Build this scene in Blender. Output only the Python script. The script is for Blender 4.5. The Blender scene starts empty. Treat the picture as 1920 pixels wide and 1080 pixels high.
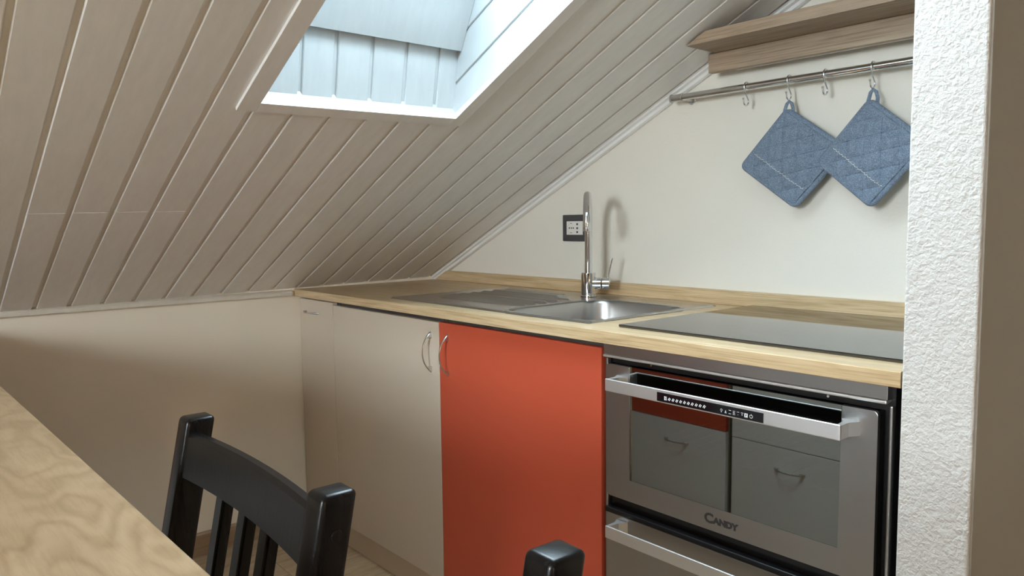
import bpy, bmesh, math, random
from mathutils import Vector, Matrix
random.seed(7)
sc = bpy.context.scene
COL = sc.collection

# ------------------------------------------------------------------ camera
cam = bpy.data.cameras.new('camera'); co = bpy.data.objects.new('camera', cam); COL.objects.link(co)
C0 = Vector((2.6571, -1.8562, 1.1395))
yaw, pit, rol = (math.radians(a) for a in (49.4122, -4.9928, -0.6576))
fw = Vector((-math.sin(yaw)*math.cos(pit), math.cos(yaw)*math.cos(pit), math.sin(pit)))
rt = Vector((math.cos(yaw), math.sin(yaw), 0)); up = rt.cross(fw)
r2 = rt*math.cos(rol) + up*math.sin(rol); u2 = r2.cross(fw)
M = Matrix((r2, u2, -fw)).transposed().to_4x4(); M.translation = C0
co.matrix_world = M
cam.sensor_width = 36.0; cam.lens = 1432.17/1920*36.0; cam.clip_start = 0.02
sc.camera = co

# ------------------------------------------------------------------ light and exposure
w = bpy.data.worlds.new('sky'); sc.world = w; w.use_nodes = True
bg = w.node_tree.nodes['Background']
bg.inputs['Color'].default_value = (0.74, 0.89, 1.0, 1); bg.inputs['Strength'].default_value = 7.2

def area(name, loc, target, sx, sy, power, color, portal=False):
    l = bpy.data.lights.new(name, 'AREA'); l.shape = 'RECTANGLE'; l.size = sx; l.size_y = sy
    l.energy = power; l.color = color
    if portal: l.cycles.is_portal = True
    o = bpy.data.objects.new(name, l); COL.objects.link(o); o.location = loc
    d = Vector(target) - Vector(loc)
    o.rotation_euler = d.to_track_quat('-Z', 'Y').to_euler()
    return o
# daylight of the far gable window (the key light on the kitchen wall)
area('window_daylight', (2.58, -4.76, 1.63), (2.5, 0, 1.4), .95, .85, 18, (.93, .97, 1.0))
# low warm room lamp behind the camera
lp = bpy.data.lights.new('room_lamp', 'POINT'); lp.energy = 7.5; lp.color = (1.0, .70, .38); lp.shadow_soft_size = .06
lo = bpy.data.objects.new('room_lamp', lp); COL.objects.link(lo); lo.location = (4.95, -2.95, 1.19)

sc.view_settings.view_transform = 'Standard'; sc.view_settings.look = 'None'
sc.view_settings.gamma = 1; sc.view_settings.use_curve_mapping = False
sc.view_settings.exposure = 2.05
sc.cycles.use_denoising = True
sc.cycles.max_bounces = 10; sc.cycles.diffuse_bounces = 6; sc.cycles.glossy_bounces = 5
sc.cycles.sample_clamp_indirect = 6.0

# ------------------------------------------------------------------ materials
def srgb(r, g, b):
    f = lambda c: (c/255/12.92) if c/255 <= .04045 else ((c/255+.055)/1.055)**2.4
    return (f(r), f(g), f(b), 1)

class NT:
    def __init__(s, name):
        s.m = bpy.data.materials.new(name); s.m.use_nodes = True
        s.t = s.m.node_tree; s.b = s.t.nodes['Principled BSDF']; s.out = s.t.nodes['Material Output']
    def n(s, typ, **kw):
        x = s.t.nodes.new(typ)
        for k, v in kw.items():
            if hasattr(x, k): setattr(x, k, v)
            else: x.inputs[k].default_value = v
        return x
    def l(s, a, b): s.t.links.new(a, b)
    def P(s, **kw):
        for k, v in kw.items(): s.b.inputs[k.replace('_', ' ')].default_value = v
        return s
    def coord(s, scale=(1, 1, 1), rot=(0, 0, 0), rand=False):
        tc = s.n('ShaderNodeTexCoord'); mp = s.n('ShaderNodeMapping')
        mp.inputs['Scale'].default_value = scale; mp.inputs['Rotation'].default_value = rot
        s.l(tc.outputs['Object'], mp.inputs['Vector'])
        if rand:
            oi = s.n('ShaderNodeObjectInfo'); mm = s.n('ShaderNodeVectorMath', operation='SCALE')
            mm.inputs[0].default_value = (17.3, 9.1, 5.7); s.l(oi.outputs['Random'], mm.inputs['Scale'])
            s.l(mm.outputs[0], mp.inputs['Location'])
        return mp.outputs[0]
    def noise(s, vec, scale, detail=3, rough=.5, dist=0):
        x = s.n('ShaderNodeTexNoise'); x.inputs['Scale'].default_value = scale
        x.inputs['Detail'].default_value = detail; x.inputs['Roughness'].default_value = rough
        x.inputs['Distortion'].default_value = dist; s.l(vec, x.inputs['Vector']); return x.outputs['Fac']
    def ramp(s, fac, stops):
        x = s.n('ShaderNodeValToRGB'); e = x.color_ramp.elements
        while len(e) > 1: e.remove(e[-1])
        e[0].position, e[0].color = stops[0]
        for p, c in stops[1:]:
            q = e.new(p); q.color = c
        s.l(fac, x.inputs['Fac']); return x.outputs['Color']
    def mix(s, fac, a, b, mode='MIX'):
        x = s.n('ShaderNodeMix'); x.data_type = 'RGBA'; x.blend_type = mode
        for k, v in (('Factor', fac), ('A', a), ('B', b)):
            i = [q for q in x.inputs if q.name == k and (q.type == ('VALUE' if k == 'Factor' else 'RGBA'))][0]
            if isinstance(v, (float, int, tuple)): i.default_value = v
            else: s.l(v, i)
        return [q for q in x.outputs if q.type == 'RGBA'][0]
    def bump(s, h, strength=.3, dist=.001):
        x = s.n('ShaderNodeBump'); x.inputs['Strength'].default_value = strength
        x.inputs['Distance'].default_value = dist; s.l(h, x.inputs['Height']); s.l(x.outputs[0], s.b.inputs['Normal'])
    def color(s, c): s.l(c, s.b.inputs['Base Color'])
MAT = {}
def plain(name, col, rough=.5, metal=0, **kw):
    x = NT(name).P(Base_Color=col, Roughness=rough, Metallic=metal, **kw); MAT[name] = x.m; return x

def board_paint(name, col, rough):
    x = NT(name).P(Roughness=rough)
    v = x.coord((2, 9, 2), rand=True)
    c = x.ramp(x.noise(v, 6, 4, .6), [(.3, tuple(q*.93 for q in col[:3])+(1,)), (.7, col)])
    x.color(c); v2 = x.coord((3, 40, 3), rand=True)
    x.bump(x.noise(v2, 6, 4, .6), .12, .001); MAT[name] = x.m
board_paint('white_board_paint', (.80, .79, .76, 1), .42)
board_paint('cream_trim_paint', (.66, .615, .53, 1), .45)
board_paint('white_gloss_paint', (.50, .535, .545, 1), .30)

def wall_paint(name, col, sc_, st, dist, rough=.75):
    x = NT(name).P(Roughness=rough)
    v = x.coord()
    x.color(x.ramp(x.noise(v, 2.2, 3), [(.3, tuple(q*.96 for q in col[:3])+(1,)), (.7, col)]))
    x.bump(x.noise(v, sc_, 3, .55), st, dist); MAT[name] = x.m
wall_paint('cream_wall_paint', (.765, .72, .63, 1), 130, .25, .002, .55)
wall_paint('knee_wall_paint', (.82, .75, .625, 1), 90, .08, .002, .6)
x = NT('rough_white_plaster').P(Roughness=.85, Base_Color=(.56, .545, .515, 1))
v = x.coord(); n1 = x.noise(v, 185, 2, .45, .5); n2 = x.noise(v, 70, 2, .5)
mm = x.n('ShaderNodeMath', operation='ADD'); x.l(n1, mm.inputs[0]); x.l(n2, mm.inputs[1])
x.bump(mm.outputs[0], .65, .004); MAT['rough_white_plaster'] = x.m
plain('dark_taupe', (.29, .265, .225, 1), .7)

def wood(name, stops, scale=(1.2, 14, 14), rings=3.5, rough=.45, rand=False, pores=.35, rot=(0, 0, 0)):
    x = NT(name).P(Roughness=rough)
    v = x.coord(scale, rot, rand)
    a = x.noise(v, rings, 5, .62, .8)
    v2 = x.coord(tuple(q*(1.3 if q == min(scale) else 9) for q in scale), rot, rand)
    b = x.noise(v2, 3.0, 4, .6)
    c = x.ramp(a, stops)
    pr = x.ramp(b, [(.34, (.62, .56, .50, 1)), (.52, (1, 1, 1, 1))])
    x.color(x.mix(pores, c, pr, 'MULTIPLY')); x.bump(b, .08, .0006); MAT[name] = x.m; return x
oak = [(.25, (.30, .185, .092, 1)), (.5, (.44, .295, .155, 1)), (.75, (.55, .39, .225, 1))]
wood('oak_worktop', [(.25, (.42, .29, .155, 1)), (.5, (.58, .43, .25, 1)), (.75, (.68, .53, .34, 1))], rough=.30, pores=.8)
wood('oak_shelf', [(.25, (.26, .185, .125, 1)), (.5, (.37, .275, .19, 1)), (.75, (.46, .36, .255, 1))], rough=.5, pores=.8)
wood('oak_floor', [(.2, (.27, .185, .105, 1)), (.5, (.40, .29, .175, 1)), (.8, (.51, .385, .25, 1))], scale=(14, 1.3, 14), rough=.42, rand=True, pores=.6)
wood('oak_skirting', [(.25, (.26, .165, .09, 1)), (.75, (.42, .28, .165, 1))], scale=(14, 1.3, 14), rough=.45)
# figured light tabletop: long swirling grain
x = NT('figured_table_wood').P(Roughness=.36)
v = x.coord((1.0, 2.6, 2.6))
nz = x.noise(x.coord((.9, 3.2, 3.2)), 2.2, 2.5, .5)
nz2 = x.noise(x.coord((3, 5, 5)), 4.0, 2, .5)
sx = x.n('ShaderNodeSeparateXYZ'); x.l(x.coord(), sx.inputs[0])
def mth(op, a, b):
    q = x.n('ShaderNodeMath', operation=op)
    for k_, v_ in enumerate((a, b)):
        if isinstance(v_, (int, float)): q.inputs[k_].default_value = v_
        else: x.l(v_, q.inputs[k_])
    return q.outputs[0]
ph = mth('ADD', mth('ADD', mth('MULTIPLY', sx.outputs[1], 45), mth('MULTIPLY', nz, 62)), mth('MULTIPLY', nz2, 8))
wf = mth('ADD', mth('MULTIPLY', mth('SINE', mth('MULTIPLY', ph, 1.7), 0), .5), .5)
c = x.ramp(wf, [(.0, (.435, .31, .18, 1)), (.35, (.485, .35, .21, 1)), (1, (.53, .39, .24, 1))])
c = x.mix(.55, c, x.ramp(nz2, [(.3, (.86, .83, .80, 1)), (.6, (1.04, 1.04, 1.04, 1))]), 'MULTIPLY')
v2 = x.coord((6, 60, 60)); pr = x.ramp(x.noise(v2, 4, 3, .6), [(.3, (.80, .74, .68, 1)), (.55, (1, 1, 1, 1))])
c = x.mix(.5, c, pr, 'MULTIPLY')
kn = x.n('ShaderNodeTexVoronoi'); kn.inputs['Scale'].default_value = 5.5; x.l(x.coord((1, 1.6, 1)), kn.inputs['Vector'])
kc = x.ramp(kn.outputs['Distance'], [(.0, (.33, .22, .13, 1)), (.022, (.45, .33, .22, 1)), (.035, (1, 1, 1, 1))])
x.color(x.mix(.75, c, kc, 'MULTIPLY')); MAT['figured_table_wood'] = x.m

x = plain('white_laminate', (.58, .50, .40, 1), .5)
x = plain('red_laminate', srgb(192, 82, 56), .42)
plain('pale_laminate', (.74, .74, .72, 1), .45)
plain('dark_carcass', (.06, .055, .05, 1), .6)
plain('carcass_edge', (.22, .19, .11, 1), .6)
plain('chrome', (.72, .73, .74, 1), .07, 1)
plain('satin_metal', (.62, .62, .62, 1), .28, 1)
def brushed(name, col, scale, rough):
    x = NT(name).P(Metallic=1.0, Roughness=rough, Base_Color=col)
    b = x.noise(x.coord(scale), 8, 2, .5)
    rr = x.n('ShaderNodeMapRange'); x.l(b, rr.inputs[0]); rr.inputs[3].default_value = rough*.8; rr.inputs[4].default_value = rough*1.25
    x.l(rr.outputs[0], x.b.inputs['Roughness']); x.bump(b, .05, .0004); MAT[name] = x.m
brushed('brushed_steel', (.42, .415, .41, 1), (3, 300, 300), .34)
brushed('skylit_steel', (.80, .80, .80, 1), (3, 300, 300), .45)  # paler than the door steel: skylight reflection put into the colour
brushed('sink_steel', (.52, .51, .50, 1), (4, 120, 120), .24)
brushed('bowl_steel', (.50, .495, .485, 1), (60, 60, 60), .33)
plain('black_plastic', (.006, .006, .007, 1), .25)
plain('black_gasket', (.008, .008, .008, 1), .35)
plain('dark_steel', (.035, .035, .038, 1), .4)
plain('hob_glass', (.008, .008, .009, 1), .035, IOR=2.0)
plain('display_glass', (.006, .006, .008, 1), .1)
plain('print_white', (.75, .75, .75, 1), .5)
plain('print_dark', (.045, .045, .045, 1), .4)
# tinted mirror-like oven glass: part reflection, part dark view into the cavity
x = NT('oven_glass'); x.t.nodes.remove(x.b)
g = x.n('ShaderNodeBsdfGlossy'); g.inputs['Roughness'].default_value = .015; g.inputs['Color'].default_value = (.86, .9, .86, 1)
t = x.n('ShaderNodeBsdfTransparent'); t.inputs['Color'].default_value = (.30, .29, .27, 1)
mx = x.n('ShaderNodeMixShader'); mx.inputs[0].default_value = .36
x.l(t.outputs[0], mx.inputs[1]); x.l(g.outputs[0], mx.inputs[2]); x.l(mx.outputs[0], x.out.inputs['Surface']); MAT['oven_glass'] = x.m
x = NT('window_glass'); x.t.nodes.remove(x.b)
g = x.n('ShaderNodeBsdfGlossy'); g.inputs['Roughness'].default_value = .01
t = x.n('ShaderNodeBsdfTransparent'); t.inputs['Color'].default_value = (.95, .97, .97, 1)
mx = x.n('ShaderNodeMixShader'); mx.inputs[0].default_value = .06
x.l(t.outputs[0], mx.inputs[1]); x.l(g.outputs[0], mx.inputs[2]); x.l(mx.outputs[0], x.out.inputs['Surface']); MAT['window_glass'] = x.m
# black stained chair wood
x = NT('black_stained_wood').P(Roughness=.27); x.b.inputs['Specular IOR Level'].default_value = .24
v = x.coord((60, 60, 4)); n1 = x.noise(v, 3, 4, .6)
x.color(x.ramp(n1, [(.3, (.004, .004, .0045, 1)), (.7, (.010, .0095, .0095, 1))])); x.bump(n1, .12, .0005); MAT['black_stained_wood'] = x.m
# blue chambray
x = NT('blue_chambray').P(Roughness=.95)
v = x.coord(); n1 = x.noise(v, 420, 3, .7); n0 = x.noise(v, 70, 4, .7)
c = x.ramp(n1, [(.32, (.095, .14, .195, 1)), (.5, (.165, .215, .28, 1)), (.68, (.28, .335, .41, 1))])
c2 = x.ramp(n0, [(.35, (.86, .86, .88, 1)), (.65, (1.08, 1.08, 1.08, 1))])
x.color(x.mix(1.0, c, c2, 'MULTIPLY')); x.bump(n1, .35, .0008); MAT['blue_chambray'] = x.m
plain('blue_thread', (.06, .09, .13, 1), .9)
plain('cream_thread', (.75, .72, .65, 1), .9)
plain('grey_socket_frame', (.065, .065, .068, 1), .5)
plain('white_socket', (.74, .71, .65, 1), .4)
plain('dark_hole', (.01, .01, .01, 1), .8)
plain('white_aluminium', (.8, .8, .78, 1), .4)

# ------------------------------------------------------------------ mesh helpers
class MB:
    def __init__(s): s.bm = bmesh.new()
    def box(s, x0, x1, y0, y1, z0, z1, bev=0, seg=2, M=None):
        vs = [s.bm.verts.new((x, y, z)) for x in (x0, x1) for y in (y0, y1) for z in (z0, z1)]
        fs = [s.bm.faces.new([vs[i] for i in q]) for q in ((0, 1, 3, 2), (4, 6, 7, 5), (0, 4, 5, 1), (2, 3, 7, 6), (0, 2, 6, 4), (1, 5, 7, 3))]
        if M is not None: bmesh.ops.transform(s.bm, matrix=M, verts=vs)
        if bev:
            es = list({e for f in fs for e in f.edges})
            bmesh.ops.bevel(s.bm, geom=es, offset=bev, segments=seg, affect='EDGES', profile=.5)
        return s
    def hexa(s, p):   # p: 8 points ordered like box()
        vs = [s.bm.verts.new(q) for q in p]
        for q in ((0, 1, 3, 2), (4, 6, 7, 5), (0, 4, 5, 1), (2, 3, 7, 6), (0, 2, 6, 4), (1, 5, 7, 3)): s.bm.faces.new([vs[i] for i in q])
        return s
    def prism(s, pts, a, b, axis='y', bev=0):
        f = {'y': lambda p, t: (p[0], t, p[1]), 'x': lambda p, t: (t, p[0], p[1]), 'z': lambda p, t: (p[0], p[1], t)}[axis]
        A = [s.bm.verts.new(f(p, a)) for p in pts]; B = [s.bm.verts.new(f(p, b)) for p in pts]
        fs = [s.bm.faces.new(A), s.bm.faces.new(B[::-1])]
        n = len(pts)
        for i in range(n): fs.append(s.bm.faces.new((A[i], B[i], B[(i+1) % n], A[(i+1) % n])))
        if bev: bmesh.ops.bevel(s.bm, geom=list({e for q in fs for e in q.edges}), offset=bev, segments=2, affect='EDGES', profile=.5)
        return s
    def loops(s, L, cap=(True, True), closed=True):
        R = [[s.bm.verts.new(p) for p in l] for l in L]; n = len(R[0])
        for a, b in zip(R, R[1:]):
            for i in range(n if closed else n-1):
                s.bm.faces.new((a[i], a[(i+1) % n], b[(i+1) % n], b[i]))
        if cap[0]: s.bm.faces.new(R[0][::-1])
        if cap[1]: s.bm.faces.new(R[-1])
        return s
    def tube(s, path, r, seg=14, cap=True, flat=None):
        P = [Vector(p) for p in path]; rs = r if isinstance(r, (list, tuple)) else [r]*len(P)
        t0 = (P[1]-P[0]).normalized(); ref = Vector((0, 0, 1)) if abs(t0.z) < .9 else Vector((1, 0, 0))
        nrm = t0.cross(ref).normalized(); L = []
        for i, p in enumerate(P):
            t = (P[min(i+1, len(P)-1)] - P[max(i-1, 0)]).normalized()
            nrm = (nrm - t*nrm.dot(t)).normalized(); b = t.cross(nrm)
            k = flat or (1, 1)
            L.append([p + nrm*(rs[i]*k[0]*math.cos(q)) + b*(rs[i]*k[1]*math.sin(q)) for q in (2*math.pi*j/seg for j in range(seg))])
        return s.loops(L, (cap, cap))
    def cyl(s, a, b, r, seg=24, bev=0):
        a, b = Vector(a), Vector(b)
        if bev:
            d = (b-a).normalized()
            return s.tube([a, a+d*1e-5, a+d*bev, b-d*bev, b-d*1e-5, b], [r-bev, r-bev*.999, r, r, r-bev*.999, r-bev], seg)
        return s.tube([a, b], r, seg)

def obj(name, mb, mat, parent=None, smooth=False, label=None, mb_keep=False):
    me = bpy.data.meshes.new(name)
    bm = mb.bm
    bmesh.ops.recalc_face_normals(bm, faces=bm.faces)
    if parent is not None:
        root = parent
        while root.parent: root = root.parent
        off = root.get('_o')
        if off: bmesh.ops.translate(bm, vec=-Vector(off), verts=bm.verts)
    bm.to_mesh(me); bm.free()
    me.materials.append(MAT[mat])
    if smooth:
        for p in me.polygons: p.use_smooth = True
        me.set_sharp_from_angle(angle=math.radians(38))
    o = bpy.data.objects.new(name, me); COL.objects.link(o)
    if parent is not None: o.parent = parent
    if label: o['label'] = label
    return o
ROOTS = []
def thing(name, label, cat, loc=(0, 0, 0), group=None):
    o = bpy.data.objects.new(name, None); COL.objects.link(o); o.location = loc; o.empty_display_size = .05
    o['label'] = label; o['category'] = cat
    if group: o['group'] = group
    o['_o'] = list(loc); ROOTS.append(o); return o
def tag(o, label, cat, group=None):
    o['label'] = label; o['category'] = cat
    if group: o['group'] = group
    return o
def struct(name, mb, mat, parent=None, **k):
    o = obj(name, mb, mat, parent, **k)
    if parent is None: o['kind'] = 'structure'
    return o

# ------------------------------------------------------------------ room shell
T = .4788; NL = math.sqrt(1+T*T)
def S(x, y, o=0):     # point on the sloped ceiling; o = height above it, outwards
    z = .912 + T*x + .0143*y
    return (x - T/NL*o, y, z + o/NL)
XR, YF, XE = 3.3, -4.8, 6.6
OX0, OX1, OY0, OY1 = 1.057, 2.12, -1.184, -.670      # skylight opening
# floor with planks where the kitchen shows them
fl = struct('floor', MB().box(0, XE, YF, 0, -.03, -.006), 'oak_floor')
pw, pl = .19, 1.2
pm = None
for i in range(15):
    for j in range(-1, 4):
        y1 = -.05 - j*pl + (i % 3)*.4
        y0 = max(y1-pl, -4.0); y1 = min(y1, 0)
        if y1-y0 < .05: continue
        x0 = i*pw
        obj('floor_plank', MB().box(x0+.0006, x0+pw-.0006, y0+.0006, y1-.0006, -.008, 0, .0009, 1), 'oak_floor', fl)
struct('wall_back', MB().box(0, XE, 0, .12, -.03, 2.6), 'cream_wall_paint')
struct('wall_left', MB().box(-.12, 0, YF, 0, -.03, .93), 'knee_wall_paint')
mb = MB().box(XE, XE+.1, YF, 0, -.03, 1.0)
struct('wall_right', mb, 'dark_taupe')  # unseen wall, toned dark to cut light bounced onto the ceiling
W = dict(x0=2.10, x1=3.06, z0=1.20, z1=2.06)
mb = MB(); mb.box(0, W['x0'], YF-.1, YF, -.03, 2.6); mb.box(W['x1'], XE, YF-.1, YF, -.03, 2.6)
mb.box(W['x0'], W['x1'], YF-.1, YF, -.03, W['z0']); mb.box(W['x0'], W['x1'], YF-.1, YF, W['z1'], 2.6)
struct('wall_front', mb, 'dark_taupe')  # unseen like wall_right, same dark tone to hold the bounce down
w2 = struct('window_2', MB().box(W['x0'], W['x1'], YF-.06, YF-.05, W['z0'], W['z1']), 'window_glass')
mb = MB()
for a in ((W['x0'], W['x0']+.05, W['z0'], W['z1']), (W['x1']-.05, W['x1'], W['z0'], W['z1']), (W['x0']+.05, W['x1']-.05, W['z0'], W['z0']+.05), (W['x0']+.05, W['x1']-.05, W['z1']-.05, W['z1'])):
    mb.box(a[0], a[1], YF-.08, YF-.03, a[2], a[3])
obj('window_frame', mb, 'white_gloss_paint', w2)
# ceiling backing (its joints show as groove bottoms), with the skylight hole
mb = MB()
def slab(x0, x1, y0, y1, o0, o1):
    return [S(x, y, o) for x in (x0, x1) for y in (y0, y1) for o in (o0, o1)]
for a in ((-.06, OX0-.018, YF, .05), (OX1+.018, XR, YF, .05), (OX0-.018, OX1+.018, YF, OY0-.016), (OX0-.018, OX1+.018, OY1+.016, .05)):
    mb.hexa(slab(a[0], a[1], a[2], a[3], .0055, .02))
ceil = struct('ceiling', mb, 'white_board_paint')
GR = [-1.466, -1.373, -1.281, -1.190, -1.098, -1.006, -.912, -.817, -.724, -.632, -.530, -.438, -.338, -.243, -.140, -.036]
GR = [-1.466-.0925*k for k in range(36, 0, -1)] + GR + [.05]
def board(x0, x1, y0, y1, drop=0):
    g, c = .0058, .0022
    prof = [(y0+g, .0070), (y0+g, c*.9), (y0+g+c, 0), (y1-g-c, 0), (y1-g, c*.9), (y1-g, .0070)]
    mb = MB(); mb.loops([[S(x, y, o-drop) for y, o in prof] for x in (x0, x1)])
    return obj('ceiling_board', mb, 'white_board_paint', ceil)
for y0, y1 in zip(GR, GR[1:]):
    if y0 < -3.6: continue
    y1 = min(y1, -.001+.005)
    dr = random.uniform(-.0006, .0006)
    lo_x = -.03
    if y1 > OY0 - .02 + .03 and y0 < OY1:
        board(lo_x, OX0-.012, y0, y1, dr); board(OX1+.012, XR, y0, y1, dr)
        if y1 > OY1+.02: board(OX0-.012, OX1+.012, OY1+.005, y1, dr)
    elif -1.6 < y0 < -1.15:
        xj = .585
        board(lo_x, xj-.0006, y0, y1, dr+.0007); board(xj+.0006, XR, y0, y1, dr)
    else:
        board(lo_x, XR, y0, y1, dr)
# far slope and its end
def S2(x, y): return .912 + T*XR - T*(x-XR) + .0143*y
mb = MB(); mb.hexa([(x, y, S2(x, y)+o) for x in (XR, XE+.1) for y in (YF, .05) for o in (0, .02)])
struct('ceiling_far_slope', mb, 'oak_shelf')  # unseen slope, brown tone keeps bounced light low
# trims
struct('trim_1', MB().prism([(0, .876), (.013, .876), (.015, .879), (.015, .889), (.010, .8935), (0, .898)], -.652, YF, 'y'), 'cream_trim_paint')
mb = MB()
mb.loops([[S(x, -.0005-yy, -o) for yy, o in ((0, 0), (.026, 0), (.026, .006), (.017, .009), (.015, .017), (.008, .020), (0, .020))] for x in (-.01, XR)])
struct('trim_2', mb, 'white_board_paint')
struct('baseboard_left', MB().prism([(0, 0), (.013, 0), (.013, .072), (.009, .078), (0, .078)], -.605, YF, 'y'), 'oak_skirting')
# partition beside the cooker: rough plaster end, darker taupe side
mb = MB(); mb.box(2.1630, 2.2650, -.640, -.002, 0, 2.06, .003, 2)
wp = struct('wall_partition', mb, 'rough_white_plaster')
obj('side_lining', MB().box(2.2650, 2.2675, -.632, -.002, 0, 2.06), 'dark_taupe', wp, label='taupe side of the partition')

# ------------------------------------------------------------------ skylight
win = bpy.data.objects.new('window_1', None); COL.objects.link(win); win['kind'] = 'structure'
def casing(x0, x1, y0, y1):
    obj('casing', MB().hexa(slab(x0, x1, y0, y1, -.007, .007)), 'white_board_paint', win)
casing(OX0-.030, OX1+.04, OY0-.042, OY0)
casing(OX0-.030, OX0, OY0+.0006, OY1-.0006)
casing(OX0-.030, OX1+.04, OY1, OY1+.036)
casing(OX1, OX1+.04, OY0+.0006, OY1-.0006)
# casing edges turning into the shaft
HS = .27
mb = MB(); p = [S(OX0, 0, .0073), S(OX0, 0, .034), S(OX0-.03, 0, .034), S(OX0-.03, 0, .0073)]
mb.loops([[(q[0], y, q[2]+.0143*y) for q in p] for y in (OY0, OY1)])
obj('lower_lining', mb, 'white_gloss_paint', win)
# tongue-and-groove panel boards of the lower reveal
def PB(y, t, d):   # t along the panel 0..1, d behind it
    a, b = Vector((1.048, y, 1.431)), Vector((1.073, y, 1.572))
    q = a.lerp(b, t); dd = (b-a).normalized(); nn = Vector((dd.z, 0, -dd.x))
    return q - nn*d
ys = [OY0-.01, -1.089, -1.005, -.913, -.820, -.727, OY1+.01]
for y0, y1 in zip(ys, ys[1:]):
    g, c = .0045, .002
    mb = MB(); mb.loops([[PB(y, t, d) for y, d in ((y0+g, .010), (y0+g, c), (y0+g+c, 0), (y1-g-c, 0), (y1-g, c), (y1-g, .010))] for t in (-.05, 1.05)])
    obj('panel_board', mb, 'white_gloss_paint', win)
mb = MB(); mb.hexa([PB(y, t, d) for y in (OY0-.02, OY1+.02) for t in (-.06, 1.15) for d in (.005, .03)])
obj('panel_backing', mb, 'white_gloss_paint', win)
# plain proud board above
a, b = Vector((1.0885, 0, 1.566)), Vector((1.215, 0, 1.816)); dd = (b-a).normalized(); nn = Vector((dd.z, 0, -dd.x))
mb = MB(); mb.hexa([tuple(q - nn*d)[0:1]+(y,)+tuple(q - nn*d)[2:3] for y in (OY0-.01, OY1-.001) for q in (a, b) for d in (0, .020)])
obj('sash_board', mb, 'white_gloss_paint', win)
# side reveals: boards parallel to the slope
for side, ysd in ((1, OY1), (-1, OY0)):
    for o0, o1 in ((.0074, .072), (.072, .163), (.163, HS)):
        g, c = (.0028, .0018)
        xa = OX0-.13 if o0 > .01 else OX0+.0004
        pr = [(o0+(g if o0 > .01 else 0), .012), (o0+(g if o0 > .01 else 0), c), (o0+(g+c if o0 > .01 else 0), 0), (o1-g-c, 0), (o1-g, c), (o1-g, .012)]
        mb = MB(); mb.loops([[S(x, ysd+side*d, o) for o, d in pr] for x in (xa, OX1+.05)])
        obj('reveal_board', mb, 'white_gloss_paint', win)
    mb = MB(); mb.hexa([S(x, ysd+side*d, o) for x in (OX0-.15, OX1+.05) for d in (.004, .03) for o in (.036, HS)])
    mb.hexa([S(x, ysd+side*d, o) for x in (OX0+.0006, OX1) for d in (.004, .03) for o in (.0085, .036)])
    obj('reveal_backing', mb, 'white_gloss_paint', win)
mb = MB(); mb.hexa(slab(OX1, OX1+.02, OY0, OY1, -.007, HS)); obj('upper_lining', mb, 'white_gloss_paint', win)
for a in ((OX0+.02, OX0+.30, OY0, OY1), (OX1-.06, OX1, OY0, OY1), (OX0+.30, OX1-.06, OY0, OY0+.03), (OX0+.30, OX1-.06, OY1-.03, OY1)):
    obj('sash', MB().hexa(slab(a[0], a[1], a[2], a[3], HS, HS+.04)), 'white_gloss_paint', win)
obj('pane', MB().hexa(slab(OX0+.29, OX1-.05, OY0+.04, OY1-.04, HS+.02, HS+.026)), 'window_glass', win)
pc = Vector(S((OX0+.24+OX1)/2, (OY0+OY1)/2, HS+.05)); nrm = Vector((-T, 0, 1)).normalized()
po = area('skylight_portal', pc, pc-nrm, .8, .46, 1, (1, 1, 1), portal=True)
mzz = Matrix((Vector((1, 0, T)).normalized(), Vector((0, 1, 0)), nrm)).transposed().to_4x4(); mzz.translation = pc; po.matrix_world = mzz

# ------------------------------------------------------------------ worktop, backsplash
ZT, ZB, YW = .900, .8735, -.640
HX0, HX1, HY0, HY1 = 1.085, 1.430, -.572, -.165   # hole for the sink bowl
mb = MB()
xs = [0.0, HX0, HX1, 2.1615]; yy = [YW, HY0, HY1, -.0005]
for (i, j) in ((0, 0), (0, 1), (0, 2), (1, 0), (1, 2), (2, 0), (2, 1), (2, 2)):
    pass
bm = mb.bm
def gridplate(bm, xs, ys, z0, z1, hole):
    V = {}
    def v(i, j, k):
        if (i, j, k) not in V: V[(i, j, k)] = bm.verts.new((xs[i], ys[j], (z0, z1)[k]))
        return V[(i, j, k)]
    cells = [(i, j) for i in range(len(xs)-1) for j in range(len(ys)-1) if (i, j) not in hole]
    for i, j in cells:
        bm.faces.new((v(i, j, 1), v(i+1, j, 1), v(i+1, j+1, 1), v(i, j+1, 1)))
        bm.faces.new((v(i, j, 0), v(i, j+1, 0), v(i+1, j+1, 0), v(i+1, j, 0)))
        for (di, dj, a, b) in ((-1, 0, (i, j), (i, j+1)), (1, 0, (i+1, j), (i+1, j+1)), (0, -1, (i, j), (i+1, j)), (0, 1, (i, j+1), (i+1, j+1))):
            if (i+di, j+dj) not in cells:
                bm.faces.new((v(*a, 0), v(*b, 0), v(*b, 1), v(*a, 1)))
gridplate(bm, xs, yy, ZB, ZT, {(1, 1)})
es = [e for e in bm.edges if all(abs(q.co.y-YW) < 1e-6 for q in e.verts) and abs(e.verts[0].co.z-e.verts[1].co.z) < 1e-6]
bmesh.ops.bevel(bm, geom=es, offset=.0022, segments=2, affect='EDGES', profile=.5)
tag(obj('worktop', mb, 'oak_worktop'), 'light oak worktop running along the back wall over the kitchen cabinets', 'worktop')
mb = MB(); mb.prism([(.006, .9005), (2.1615, .9005), (2.1615, .940), (.078, .940)], -.016, -.0006, 'y', .0008)
tag(obj('backsplash_strip', mb, 'oak_worktop'), 'narrow oak upstand strip along the back edge of the worktop', 'upstand')

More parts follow.
